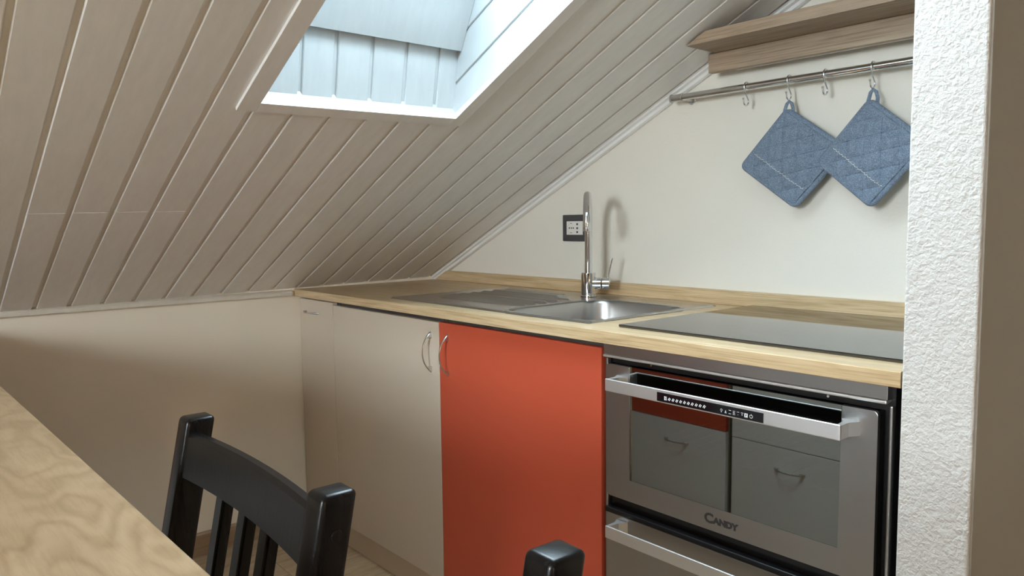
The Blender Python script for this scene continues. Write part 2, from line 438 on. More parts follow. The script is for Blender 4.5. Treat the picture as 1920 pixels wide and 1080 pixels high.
# ------------------------------------------------------------------ bow handles
def bow_handle(parent, c, L, prot, axis, wdt=.0075, flip=1, mat='satin_metal'):
    """c: centre on the door face; the bow stands out towards -y (flip=1) or +y"""
    ax = Vector((0, 0, 1)) if axis == 'z' else Vector((1, 0, 0)); out = Vector((0, -flip, 0)); side = ax.cross(out)
    c = Vector(c); R = (L*L/4 + prot*prot)/(2*prot); ph = math.asin(L/2/R)
    N = 20; Lp = []
    for i in range(N+1):
        a = -ph + 2*ph*i/N
        tt = R*math.sin(a); d = R*math.cos(a) - (R-prot); th = .0034
        ww = wdt*(.55+.45*abs(a/ph))
        u = math.cos(a); n_ = (ax*math.sin(a) + out*u)
        q = c + ax*tt + out*(d)
        row = []
        for k in range(8):
            t_ = 2*math.pi*k/8
            row.append(q + side*(ww*.5*math.cos(t_)) + n_*(-th*.5 + th*.5*math.sin(t_)) + out*.002)
        Lp.append(row)
    mb = MB(); mb.loops(Lp)
    fl_ = .15*L
    for sg in (-1, 1):
        t0, t1 = sg*L/2, sg*(L/2-fl_)
        a1 = math.asin(t1/R); d1 = R*math.cos(a1)-(R-prot)
        tri = [(t0, -.0005), (t0*.995, .002), (t1, d1), (t1+sg*.0005, -.0005)]
        A = [mb.bm.verts.new(c + ax*p + out*q + side*(wdt*.5)) for p, q in tri]
        B = [mb.bm.verts.new(c + ax*p + out*q - side*(wdt*.5)) for p, q in tri]
        mb.bm.faces.new(A); mb.bm.faces.new(B[::-1])
        for i in range(4): mb.bm.faces.new((A[i], B[i], B[(i+1) % 4], A[(i+1) % 4]))
    return obj('handle', mb, mat, parent, smooth=True)

# ------------------------------------------------------------------ base cabinets
DZ0, DF, DT = .0895, -.620, .018
def cabinet(name, label, x0, x1, ztop, mat, hc, ha, hl, hp):
    t = thing(name, label, 'cabinet', ((x0+x1)/2, -.3, 0))
    mb = MB(); zt = .868
    mb.box(x0+.001, x0+.017, -.600, -.03, DZ0, zt); mb.box(x1-.017, x1-.001, -.600, -.03, DZ0, zt)
    mb.box(x0+.017, x1-.017, -.600, -.03, DZ0, DZ0+.016); mb.box(x0+.017, x1-.017, -.036, -.03, DZ0+.016, .70)
    mb.box(x0+.017, x1-.017, -.598, -.582, .80, zt)
    obj('carcass', mb, 'dark_carcass', t)
    d = obj('door', MB().box(x0+.0012, x1-.0012, DF, DF+DT, DZ0, ztop, .0009, 1), mat, t)
    bow_handle(d, hc, hl, hp, ha)
    return t
cabinet('base_cabinet', 'narrow white cabinet with a small horizontal handle in the corner by the knee wall', .003, .2615, .8655, 'white_laminate', (.0975, DF, .8195), 'x', .112, .024)
cabinet('base_cabinet', 'white cabinet with a vertical bow handle left of the red one', .2615, .8937, .857, 'white_laminate', (.853, DF, .7675), 'z', .118, .030)
cabinet('base_cabinet', 'orange-red cabinet with a bow handle, between the white one and the oven', .8937, 1.5165, .8585, 'red_laminate', (.936, DF, .768), 'z', .118, .030)
mb = MB().box(.003, 1.5165, -.5995, -.5845, 0, .0888)
tag(obj('plinth', mb, 'white_laminate'), 'off-white recessed plinth board under the kitchen cabinets', 'plinth')

# ------------------------------------------------------------------ sink
sk = thing('sink', 'stainless steel sink with ribbed drainboard set into the oak worktop', 'sink', (1.0, -.32, .9))
SX0, SX1, SY0, SY1 = .5687, 1.4367, -.5773, -.0716
BX0, BX1, BY0, BY1 = 1.092, 1.424, -.566, -.172
mb = MB(); bm = mb.bm
nx, ny = 150, 88
RIB = [(-.455, .70), (-.412, .655), (-.368, .640), (-.325, .632), (-.285, .628), (-.245, .628), (-.205, .640), (-.165, .66)]
RIB = [(-.440, .645), (-.395, .636), (-.350, .632), (-.305, .630), (-.262, .630), (-.215, .632), (-.165, .636)]
RE = {0: 1.066, 1: 1.064, 2: 1.063, 3: 1.064, 4: 1.066, 5: .97, 6: .955}
def hgt(x, y):
    ed = min(x-SX0, SX1-x, y-SY0, SY1-y)
    h = .0030 + .0020*max(0, 1-abs(ed-.007)/.007) - (.0028 if ed < .001 else 0)
    if x < 1.078 and ed > .012:
        h -= .0012*min(1, (ed-.012)/.02)
    for k, (ry, rx0) in enumerate(RIB):
        e = RE[k]
        q = abs(y-ry); s_ = .0095
        f = max(0, 1-q/s_)
        if f > 0:
            m = min(1, max(0, (x-rx0)/.018))*min(1, max(0, (e-x)/.018))
            h += .0070*m*(f*f*(3-2*f))
    # raised line between drainboard and bowl
    return h
V = []
for i in range(nx+1):
    x = SX0 + (SX1-SX0)*i/nx
    V.append([bm.verts.new((x, SY0+(SY1-SY0)*j/ny, ZT + hgt(x, SY0+(SY1-SY0)*j/ny))) for j in range(ny+1)])
for i in range(nx):
    for j in range(ny):
        a, b = V[i][j].co, V[i+1][j+1].co
        if a.x > BX0+.012 and b.x < BX1-.012 and a.y > BY0+.012 and b.y < BY1-.012: continue
        if (a.x > BX0 and b.x < BX1 and a.y > BY0+.06 and b.y < BY1-.06) or (a.y > BY0 and b.y < BY1 and a.x > BX0+.06 and b.x < BX1-.06): continue
        bm.faces.new((V[i][j], V[i+1][j], V[i+1][j+1], V[i][j+1]))
obj('drainboard', mb, 'sink_steel', sk, smooth=True)
def rrect(x0, x1, y0, y1, r, z, n=8):
    P = []
    for cx, cy, a0 in ((x1-r, y1-r, 0), (x0+r, y1-r, 90), (x0+r, y0+r, 180), (x1-r, y0+r, 270)):
        for k in range(n+1):
            a = math.radians(a0+90*k/n); P.append((cx+r*math.cos(a), cy+r*math.sin(a), z))
    return P
def bl(ins, r, z): return rrect(BX0+ins, BX1-ins, BY0+ins, BY1-ins, r, ZT+z)
mb = MB(); mb.loops([bl(-.014, .074, .0010), bl(-.009, .069, .0030), bl(-.004, .065, .0046), bl(.000, .061, .0036), bl(.003, .06, .000), bl(.005, .06, -.006), bl(.010, .06, -.07), bl(.016, .058, -.130), bl(.026, .055, -.147), bl(.045, .05, -.153), bl(.12, .04, -.156)], (False, True))
obj('bowl', mb, 'bowl_steel', sk, smooth=True)
mb = MB()
for g0 in (1.262, 1.304):
    for k in range(3):
        for zz in (-.034, -.058):
            mb.box(g0+k*.011, g0+k*.011+.005, BY1-.0148+(.0012 if zz < -.05 else .0), BY1-.008, ZT+zz-.010, ZT+zz+.006, .001, 1)
obj('overflow_slots', mb, 'dark_hole', sk)
mb = MB().cyl((1.258, -.37, ZT-.1565), (1.258, -.37, ZT-.153), .04, 28, .001); obj('drain', mb, 'chrome', sk, smooth=True)

# ------------------------------------------------------------------ mixer tap
fx, fy = 1.0035, -.1235
tp = thing('mixer_tap', 'tall chrome gooseneck mixer tap at the back of the sink', 'tap', (fx, fy, .9))
mb = MB(); mb.cyl((fx, fy, .9023), (fx, fy, .9075), .0262, 32, .0015); mb.cyl((fx, fy, .9075), (fx, fy, .977), .0228, 32, .0012)
bd = obj('body', mb, 'chrome', tp, smooth=True)
g_ = Vector((.672, -.7405, 0)); g_.normalize(); R_ = .083
pth = [Vector((fx, fy, z)) for z in (.974, 1.0, 1.06, 1.118)]
zc = 1.132
pth += [Vector((fx, fy, zc)) + g_*(R_ - R_*math.cos(a)) + Vector((0, 0, R_*math.sin(a))) for a in (math.pi*k/28 for k in range(29))]
mb = MB().tube(pth, .0118, 24); obj('spout_pipe', mb, 'chrome', tp, smooth=True)
e = Vector((fx, fy, 0)) + g_*2*R_
mb = MB(); mb.cyl((e.x, e.y, 1.134), (e.x, e.y, 1.1175), .0128, 28, .0006); mb.cyl((e.x, e.y, 1.117), (e.x, e.y, 1.107), .0132, 28, .001)
obj('spout_nozzle', mb, 'chrome', tp, smooth=True)
s_ = Vector((.80, .60, 0)); s_.normalize(); o_ = Vector((fx, fy, .944))
mb = MB(); mb.cyl(o_, o_+s_*.040, .0190, 28, .0008); mb.cyl(o_+s_*.0408, o_+s_*.068, .0190, 28, .003)
obj('valve', mb, 'chrome', tp, smooth=True)
mb = MB(); mb.tube([o_+s_*.060+Vector((0, 0, .016)), o_+s_*.066+Vector((0, 0, .045)), o_+s_*.073+Vector((0, 0, .078))], [.0036, .0036, .0034], 14)
obj('lever', mb, 'chrome', tp, smooth=True)

# ------------------------------------------------------------------ hob
hb = thing('hob', 'black glass hob set in the worktop above the oven', 'hob', (1.83, -.3, .9))
mb = MB().box(1.5195, 2.1440, -.568, -.024, .9005, .9062, .0015, 2); obj('glass_plate', mb, 'hob_glass', hb)

# ------------------------------------------------------------------ cooker (oven over dishwasher)
ck = thing('cooker', 'built-in stainless steel oven with dishwasher door below, under the worktop', 'oven', (1.83, -.32, 0))
X0, X1 = 1.5225, 2.1420
mb = MB()
mb.box(X0+.001, X0+.009, -.6035, -.585, .01, .838); mb.box(2.133, X1-.001, -.6035, -.585, .01, .866)
mb.box(X0+.003, X0+.05, -.585, -.05, .01, .866); mb.box(X1-.05, X1-.001, -.585, -.05, .01, .866)
mb.box(X0+.05, X1-.05, -.585, -.05, .838, .866); mb.box(X0+.05, X1-.05, -.585, -.05, .50, .56); mb.box(X0+.05, X1-.05, -.08, -.05, .56, .838)
mb.box(X0+.05, X1-.05, -.585, -.05, .01, .50)
obj('housing', mb, 'black_gasket', ck)
obj('fascia', MB().box(X0, 2.1345, -.620, -.586, .8465, .8725, .0012, 2), 'brushed_steel', ck)
obj('vent_trim', MB().box(X0, 2.1345, -.6235, -.600, .8405, .8462, .002, 2), 'skylit_steel', ck, label='bright polished strip under the fascia')
for a, b in ((X0, X0+.0078), (2.1352, 2.1412)):
    obj('side_trim', MB().box(a, b, -.615, -.604, .02, .8375, .0025, 3), 'brushed_steel', ck)
obj('screw_plate', MB().box(X0+.009, 2.132, -.600, -.586, .826, .840), 'black_gasket', ck)
for sx in (1.6406, 2.0274):
    obj('screw', MB().cyl((sx, -.6035, .833), (sx, -.600, .833), .003, 14, .0008), 'chrome', ck, smooth=True)
# oven door
dr = obj('oven_door', MB().box(1.5320, 2.1195, -.612, -.590, .5325, .8255, .004, 2), 'black_gasket', ck)
# make the door a frame by building its steel cover separately: U-shaped overlay
gx0, gx1, gz0, gzt = 1.5975, 2.0600, .5775, .8262
def arc(cx, cz, r, a0, a1, n=5): return [(cx+r*math.cos(math.radians(a0+(a1-a0)*k/n)), cz+r*math.sin(math.radians(a0+(a1-a0)*k/n))) for k in range(n+1)]
U = [(gx0, gzt), (gx0, gz0), (gx1, gz0), (gx1, gzt)] + arc(2.1205-.008, gzt-.008, .008, 90, 0) + arc(2.1205-.010, .5312+.010, .010, 0, -90) + arc(1.5308+.010, .5312+.010, .010, 270, 180) + arc(1.5308+.008, gzt-.008, .008, 180, 90)
bpy.data.objects.remove(dr)
mb = MB(); mb.box(1.534, gx0, -.612, -.588, .535, .824); mb.box(gx1, 2.117, -.612, -.588, .535, .824); mb.box(gx0, gx1, -.612, -.588, .535, gz0)
dr = obj('oven_door', mb, 'black_gasket', ck)
mb = MB(); A = [mb.bm.verts.new((p[0], -.6205, p[1])) for p in U]; B = [mb.bm.verts.new((p[0], -.612, p[1])) for p in U]
fA = mb.bm.faces.new(A); mb.bm.faces.new(B[::-1]); n = len(U)
for i in range(n): mb.bm.faces.new((A[i], B[i], B[(i+1) % n], A[(i+1) % n]))
bmesh.ops.bevel(mb.bm, geom=list(fA.edges), offset=.0010, segments=2, affect='EDGES', profile=.5)
obj('door_frame', mb, 'brushed_steel', dr)
obj('door_glass', MB().box(gx0+.0003, gx1-.0003, -.6195, -.614, gz0+.0003, gzt), 'oven_glass', dr)
def oven_handle(parent, z0, z1, x0=1.5715, x1=2.0825, yf=-.670, mat='skylit_steel'):
    mb = MB(); t = .0045
    mb.box(x0, x1, yf, yf+t, z0, z1, .0016, 3)
    for sgn, xe in ((1, x0), (-1, x1)):
        # end returns, flaring where they meet the door
        P = [(xe, yf+.001), (xe, yf+.030), (xe-sgn*.010, -.6195), (xe+sgn*.022, -.6195), (xe+sgn*.011, yf+.032), (xe+sgn*.0075, yf+.001)]
        mb.prism(P if sgn > 0 else P[::-1], z0+.0012, z1-.0012, 'z')
    h = obj('handle', mb, mat, parent)
    return h
h1 = oven_handle(dr, .7790, .8055)
obj('handle_back', MB().box(1.5800, 2.0740, -.6654, -.6640, .7800, .8035), 'black_plastic', dr, label='black inner face of the oven handle')
obj('control_panel', MB().box(1.7110, 1.9455, -.6706, -.6690, .7818, .7996), 'display_glass', dr)
# printed symbols on the control panel
YP = -.6709
mb = MB(); mb.box(1.7290, 1.7355, YP, YP+.0004, .7862, .7935)
for k in range(10):
    cx = 1.7415+k*.0090; M_ = Matrix.Translation((cx, 0, .7892)) @ Matrix.Rotation(math.radians(32), 4, 'Y')
    mb.box(-.0021, -.0005, YP, YP+.0003, -.0030, .0030, 0, 2, M_); mb.box(.0007, .0021, YP, YP+.0003, -.0024, .0034, 0, 2, M_)
def ring(mb, cx, cz, r, wd, a0=0, a1=360, n=20):
    A = [(cx+r*math.cos(math.radians(a0+(a1-a0)*k/n)), YP, cz+r*math.sin(math.radians(a0+(a1-a0)*k/n))) for k in range(n+1)]
    B = [(cx+(r-wd)*math.cos(math.radians(a0+(a1-a0)*k/n)), YP, cz+(r-wd)*math.sin(math.radians(a0+(a1-a0)*k/n))) for k in range(n+1)]
    mb.loops([A, B], (False, False), closed=False)
zc_ = .7895; x_ = 1.8600
ring(mb, x_, zc_+.0008, .0022, .0007); mb.box(x_-.0008, x_+.0008, YP, YP+.0003, zc_-.0034, zc_-.0022)           # lamp
mb.prism([(x_+.0075, zc_-.0022), (x_+.0105, zc_-.0022), (x_+.009, zc_+.002)], YP, YP+.0003); mb.box(x_+.0068, x_+.0112, YP, YP+.0003, zc_-.0034, zc_-.0027)  # defrost
for dz in (.0028, -.0034): mb.box(x_+.0155, x_+.0205, YP, YP+.0003, zc_+dz, zc_+dz+.0007)                         # static heat
for dz in (.0028, -.0034): mb.box(x_+.0240, x_+.0290, YP, YP+.0003, zc_+dz, zc_+dz+.0007)                         # fan and heat
for sg in (-1, 1): mb.prism([(x_+.0265, zc_), (x_+.0265+sg*.0018, zc_+.0016), (x_+.0265+sg*.0018, zc_-.0016)], YP, YP+.0003)
mb.box(x_+.0325, x_+.0372, YP, YP+.0003, zc_+.0026, zc_+.0033); mb.box(x_+.0343, x_+.0352, YP, YP+.0003, zc_-.0025, zc_-.0015)   # grill
mb.box(x_+.0408, x_+.0456, YP, YP+.0003, zc_+.0026, zc_+.0033); mb.prism([(x_+.0420, zc_+.0005), (x_+.0444, zc_+.0005), (x_+.0432, zc_-.0022)], YP, YP+.0003)  # fan grill
mb.box(x_+.0480, x_+.0545, YP, YP+.0004, zc_-.0036, zc_+.0036)                                                   # P key
ring(mb, x_+.0615, zc_, .0034, .0008, 120, 420); mb.box(x_+.0611, x_+.0619, YP, YP+.0003, zc_+.0012, zc_+.0040)   # power
obj('panel_symbols', mb, 'print_white', dr)['kind'] = 'stuff'
def text_mesh(name, s, size, mat, parent, loc, extr=.0002, bold=0, shear=0, align='CENTER', sx=1):
    cu = bpy.data.curves.new(name, 'FONT'); cu.body = s; cu.size = size; cu.extrude = extr; cu.offset = bold; cu.shear = shear
    cu.align_x = align; cu.resolution_u = 3
    to = bpy.data.objects.new(name, cu); COL.objects.link(to); bpy.context.view_layer.update()
    me = bpy.data.meshes.new_from_object(to.evaluated_get(bpy.context.evaluated_depsgraph_get()))
    bpy.data.objects.remove(to)
    me.transform(Matrix.Translation(loc) @ Matrix.Rotation(math.radians(90), 4, 'X') @ Matrix.Diagonal((sx, 1, 1, 1)))
    return me
def text_obj(name, pieces, mat, parent):
    mb = MB()
    for me in pieces: mb.bm.from_mesh(me); bpy.data.meshes.remove(me)
    return obj(name, mb, mat, parent)
text_obj('panel_key_letters', [text_mesh('k', '\u00b0C', .0052, None, None, (1.73225, YP-.0002, .7881), bold=.00012), text_mesh('k', 'P', .0058, None, None, (x_+.05125, YP-.0002, zc_-.0020), bold=.00015)], 'print_dark', dr)['kind'] = 'stuff'
text_obj('maker_lettering', [text_mesh('l', 'C', .0265, None, None, (1.8005, -.6208, .5462), bold=.0011, sx=1.12),
                             text_mesh('l', 'ANDY', .0170, None, None, (1.8115, -.6208, .5475), bold=.0011, align='LEFT', sx=1.12)], 'print_dark', dr)
# rack inside the oven
mb = MB()
for yy_ in (-.57, -.10): mb.tube([(1.60, yy_, .655), (2.058, yy_, .655)], .0022, 6)
for k in range(15):
    xx = 1.61+k*.0315; mb.tube([(xx, -.57, .657), (xx, -.10, .657)], .0013, 6)
obj('oven_rack', mb, 'satin_metal', ck)
# dishwasher door below
obj('middle_gap_strip', MB().box(X0+.009, 2.128, -.606, -.586, .498, .530, .001, 1), 'black_plastic', ck)
dd_ = obj('lower_door', MB().box(1.5305, 2.1205, -.6205, -.588, .075, .4925, .002, 2), 'brushed_steel', ck)
obj('door_top_edge', MB().box(1.5305, 2.1205, -.626, -.590, .4932, .5055, .0025, 3), 'black_plastic', dd_)
oven_handle(dd_, .4570, .4840)
obj('kick_plate', MB().box(X0+.01, X1-.01, -.57, -.56, .0, .07), 'black_plastic', ck)

# ------------------------------------------------------------------ power socket
so = thing('wall_socket', 'dark grey framed power socket on the wall behind the tap', 'socket', (.83, 0, 1.114))
mb = MB().box(.7708, .8890, -.0085, -.0003, 1.0693, 1.1590, .003, 2); obj('frame', mb, 'grey_socket_frame', so)
obj('insert', MB().box(.7920, .8680, -.0100, -.008, 1.0915, 1.1370, .0008, 1), 'white_socket', so)
mb = MB(); mb.loops([[(.8145+.0195*math.cos(a), -.0101, 1.1142+.0195*math.sin(a)) for a in (2*math.pi*k/32 for k in range(32))], [(.8145+.0185*math.cos(a), -.0112, 1.1142+.0185*math.sin(a)) for a in (2*math.pi*k/32 for k in range(32))], [(.8145+.0172*math.cos(a), -.0112, 1.1142+.0172*math.sin(a)) for a in (2*math.pi*k/32 for k in range(32))], [(.8145+.0165*math.cos(a), -.0103, 1.1142+.0165*math.sin(a)) for a in (2*math.pi*k/32 for k in range(32))]], (False, False))
obj('socket_ring', mb, 'white_socket', so, smooth=True)
mb = MB()
for dx in (-.0095, 0, .0095): mb.cyl((.8155+dx, -.0104, 1.1142), (.8155+dx, -.0098, 1.1142), .0026, 14)
for dz in (.0165, -.0165): mb.box(.811, .818, -.0108, -.0098, 1.1142+dz-.0016, 1.1142+dz+.0016)
for dz in (.013, -.0005, -.0135): mb.box(.8395, .8465, -.0106, -.0098, 1.1142+dz-.0032, 1.1142+dz+.0032)
obj('contact_holes', mb, 'dark_hole', so)

# ------------------------------------------------------------------ shelf and rail
sh = thing('wall_shelf', 'oak wall shelf with a hanging front board, high up under the sloping ceiling', 'shelf', (1.8, -.1, 1.58))
zs0, zs1 = 1.5835, 1.6115
def cx_(z): return (z-.912+.004)/T
mb = MB()
p = [(cx_(zs0)+.012, zs0), (2.1615, zs0), (2.1615, zs1), (cx_(zs1)+.012, zs1)]
mb.prism(p, -.200, -.001, 'y', .0006); obj('shelf_board', mb, 'oak_shelf', sh)
obj('hanging_board', MB().box(1.403, 2.1615, -.072, -.052, 1.5330, 1.5830, .0012, 2), 'oak_shelf', sh)
obj('light_strip', MB().box(1.468, 2.1610, -.051, -.034, 1.5355, 1.5440, .001, 1), 'white_aluminium', sh, label='thin white strip behind the hanging board')
for bx in (1.47, 2.05): obj('bracket', MB().box(bx, bx+.03, -.050, -.0005, 1.546, 1.583), 'white_aluminium', sh)
ra = thing('hook_rail', 'horizontal chrome rail mounted on the wall below the oak shelf', 'rail', (1.7, -.05, 1.487))
RY, RZ = -.050, 1.4845
mb = MB().cyl((1.296, RY, RZ), (2.1615, RY, RZ), .0092, 24); obj('tube', mb, 'chrome', ra, smooth=True)
mb = MB(); mb.cyl((1.262, RY, RZ), (1.2665, RY, RZ), .0125, 24, .001); mb.cyl((1.2665, RY, RZ), (1.300, RY, RZ), .0104, 24, .0006); mb.cyl((1.300, RY, RZ), (1.3025, RY, RZ), .0118, 24, .0006)
obj('end_cap', mb, 'satin_metal', ra, smooth=True)
mb = MB(); mb.cyl((1.300, RY+.009, RZ-.002), (1.300, -.0008, RZ-.004), .0060, 18, .0008); mb.cyl((1.300, -.005, RZ-.004), (1.300, -.0005, RZ-.004), .013, 22, .001)
obj('wall_mount', mb, 'satin_metal', ra, smooth=True)
def hook(x, label):
    t = []
    r = .0122
    for k in range(13):
        a = math.radians(-40 + 220*k/12); t.append((r*math.cos(a), r*math.sin(a)))
    t += [(-.0112, -.007), (-.0070, -.0155), (.0005, -.024), (.0072, -.032)]
    c = (-.0025, -.0375); r2_ = .0112
    for k in range(12):
        a = math.radians(15 - 195*k/11); t.append((c[0]+r2_*math.cos(a), c[1]+r2_*math.sin(a)))
    t.append((-.0148, -.0335))
    mb = MB().tube([(x, RY+p, RZ+q) for p, q in t], .0021, 10)
    e = t[-1]; mb.tube([(x, RY+e[0], RZ+e[1]), (x, RY+e[0]-.0004, RZ+e[1]+.0012), (x, RY+e[0]-.0008, RZ+e[1]+.0036), (x, RY+e[0]-.001, RZ+e[1]+.0044)], [.0022, .0030, .0030, .0016], 12)
    o = obj('s_hook', mb, 'chrome', None, smooth=True)
    return tag(o, label, 'hook', 'hooks on the chrome rail')
hook(1.508, 'empty chrome hook nearest the left end of the rail')
hook(1.6297, 'chrome hook carrying the left blue pot holder')
hook(1.7245, 'empty chrome hook between the two blue pot holders')
hook(1.8385, 'chrome hook carrying the right blue pot holder, beside the white partition')

# ------------------------------------------------------------------ pot holders
def pot_holder(Tt, Lf, B, y, label, lean=0.0, lift=0.0):
    Tt, Lf, B = (Vector((p[0], 0, p[1])) for p in (Tt, Lf, B))
    ea, eb = (B-Lf), (Tt-Lf); la, lb = ea.length, eb.length
    base = (Tt.x, y, Tt.z)
    t = thing('pot_holder', label, 'pot holder', base, 'blue quilted pot holders')
    def pos(u, v, h):      # u along bottom edge, v up, metres; h out of the cloth towards the room
        p = Lf + ea*(u/la) + eb*(v/lb)
        cu = .006*math.sin(math.pi*u/la)*math.sin(math.pi*v/lb)
        return Vector((p.x, y - h - cu - lean*(Tt.z-p.z), p.z))
    bw, N = .0135, 72; pm_ = .0105
    def h(u, v):
        p = Lf + ea*(u/la) + eb*(v/lb)
        sx = .040; px = ((p.x-Tt.x+.008)/sx) % 1; pz = ((p.z-Tt.z+.010 - (p.x-Tt.x)*.16)/sx) % 1
        d = min(px, 1-px, pz, 1-pz)*2
        return .0058 + .0056*min(1, d/.55)**.6
    mb = MB(); bm = mb.bm
    G = [[[bm.verts.new(pos(pm_+(la-2*pm_)*i/N, pm_+(lb-2*pm_)*j/N, s*h(pm_+(la-2*pm_)*i/N, pm_+(lb-2*pm_)*j/N))) for j in range(N+1)] for i in range(N+1)] for s in (1, -.6)]
    for i in range(N):
        for j in range(N):
            bm.faces.new((G[0][i][j], G[0][i+1][j], G[0][i+1][j+1], G[0][i][j+1]))
            bm.faces.new((G[1][i][j], G[1][i][j+1], G[1][i+1][j+1], G[1][i+1][j]))
    for i in range(N):
        for (a, b) in (((i, 0), (i+1, 0)), ((i+1, N), (i, N)), ((0, i+1), (0, i)), ((N, i), (N, i+1))):
            bm.faces.new((G[0][a[0]][a[1]], G[1][a[0]][a[1]], G[1][b[0]][b[1]], G[0][b[0]][b[1]]))
    obj('quilted_panel', mb, 'blue_chambray', t, smooth=True)
    # binding: flattened tube round the edge with rounded corners
    r = .012; c = bw*.52; P = []
    for cu_, cv_, a0 in ((la-c-r, lb-c-r, 0), (c+r, lb-c-r, 90), (c+r, c+r, 180), (la-c-r, c+r, 270)):
        for k in range(7):
            a = math.radians(a0+15*k); P.append((cu_+r*math.cos(a), cv_+r*math.sin(a)))
    L_ = []
    cen = Vector((la/2, lb/2))
    n = len(P)
    for i in range(n):
        p = Vector(P[i]); tg = (Vector(P[(i+1) % n])-Vector(P[i-1])).normalized(); nr = Vector((tg.y, -tg.x))
        row = []
        for k in range(10):
            a = 2*math.pi*k/10
            q = p + nr*(bw*.54*math.cos(a)); row.append(pos(q.x, q.y, .0012 + .0066*math.sin(a)))
        L_.append(row)
    L_.append(L_[0])
    mb = MB(); mb.loops(L_, (False, False)); bmesh.ops.remove_doubles(mb.bm, verts=mb.bm.verts, dist=1e-6)
    obj('binding', mb, 'blue_chambray', t, smooth=True)
    # hanging loop: a band going up from the corner, round the hook and back
    pts = [pos(.006, lb-.014, .003), pos(.0, lb+.002, .005)]
    k0 = Vector((Tt.x+.0015-.6*lift, min(y+.012, -.0475) if y < -.06 else y, Tt.z))
    loop = [Vector((-.010, -.001, -.022)), Vector((-.008, -.002, -.008)), Vector((-.003, -.002, .006)), Vector((.002, 0, .0125)), Vector((.008, .002, .007)), Vector((.0115, .003, -.006)), Vector((.0105, .003, -.022)), Vector((.005, .002, -.030))]
    for q in loop[2:6]: q.z += lift
    mb = MB().tube([k0+q for q in loop], [.0045]*8, 10, True, (.55, 1.0)); obj('loop', mb, 'blue_chambray', t, smooth=True)
    # quilting seams
    mb = MB()
    ux, uy = ea/la, eb/lb
    det = ux.x*uy.z - ux.z*uy.x
    def loc(x, z):
        dx, dz = x-Lf.x, z-Lf.z
        return (dx*uy.z-dz*uy.x)/det, (ux.x*dz-ux.z*dx)/det
    for fam in (0, 1):
        for k in range(-9, 10):
            run = []
            for m_ in range(-60, 61):
                if fam: X_ = Tt.x-.008+k*.040; Z_ = Tt.z+m_*.005
                else: X_ = Tt.x+m_*.005; Z_ = Tt.z-.010+(X_-Tt.x)*.16+k*.040
                u, v_ = loc(X_, Z_)
                ok = bw+.003 < u < la-bw-.003 and bw+.003 < v_ < lb-bw-.003
                if ok: run.append(pos(u, v_, .0060))
            if len(run) > 3: mb.tube(run, .0011, 4)
    obj('quilting_seams', mb, 'blue_thread', t)['kind'] = 'stuff'
    # decorative pale zigzag stitching
    mb = MB(); v0 = .0545; m = 30
    for k in range(m):
        u0 = bw+.002+(la-2*bw-.004)*k/m; du = (la-2*bw)/m
        a, b = (u0, v0), (u0+du*.72, v0+(.0022 if k % 2 else -.0004))
        mb.tube([pos(a[0], a[1], h(*a)+.0003), pos((a[0]+b[0])/2, (a[1]+b[1])/2, h((a[0]+b[0])/2, v0)+.0009), pos(b[0], b[1], h(*b)+.0003)], .00065, 5)
    obj('decorative_stitching', mb, 'cream_thread', t, label='row of pale stitches')['kind'] = 'stuff'
    return t
pot_holder((1.6227, 1.4205), (1.4868, 1.2774), (1.6503, 1.1607), -.0445, 'blue quilted pot holder on the left, partly behind the other one')
pot_holder((1.8405, 1.4150), (1.7135, 1.2730), (1.8515, 1.1570), -.0660, 'blue quilted pot holder on the right, beside the white partition', lift=.0050)

# ------------------------------------------------------------------ table / peninsula in the foreground
tb = thing('dining_table', 'light figured wood tabletop in the foreground at lower left, in front of the chairs', 'table', (1.6, -1.67, 0))
tb.rotation_euler = (0, 0, math.radians(1.16)); tb['_o'] = (0, 0, 0)
mb = MB().box(-1.56, .62, -.76, -.0005, .837, .865, .0018, 2); obj('tabletop', mb, 'figured_table_wood', tb)
for lx in (.52,):
    for ly in (-.70, -.10): obj('leg', MB().box(lx, lx+.05, ly, ly+.05, 0, .8368, .003, 2), 'figured_table_wood', tb)
obj('end_panel', MB().box(-1.25, -1.225, -.74, -.04, 0, .8368), 'figured_table_wood', tb)
tb['_o'] = [0, 0, 0]
def drawer_unit(x0, x1, label, zsplit, top_mat, hx, hz):
    t = thing('drawer_cabinet', label, 'cabinet', ((x0+x1)/2, -1.95, 0))
    yF = -1.700
    mb = MB().box(x0, x1, -2.28, yF-.019, .0, .815); obj('carcass', mb, 'carcass_edge', t)
    d = obj('drawer', MB().box(x0+.010, x1-.004, yF-.018, yF, zsplit+.0015, .810, .001, 1), top_mat, t)
    d = obj('drawer', MB().box(x0+.010, x1-.004, yF-.018, yF, .012, zsplit-.0015, .001, 1), 'pale_laminate', t)
    bow_handle(d, (hx, yF, hz), .112, .028, 'x', flip=-1)
    return t
drawer_unit(.672, 1.122, 'cabinet with a red front above a pale drawer, reflected at left in the oven glass', .379, 'red_laminate', .902, .3035)
drawer_unit(1.134, 1.600, 'cabinet with pale drawers only, reflected at right in the oven glass', .3695, 'pale_laminate', 1.366, .2945)

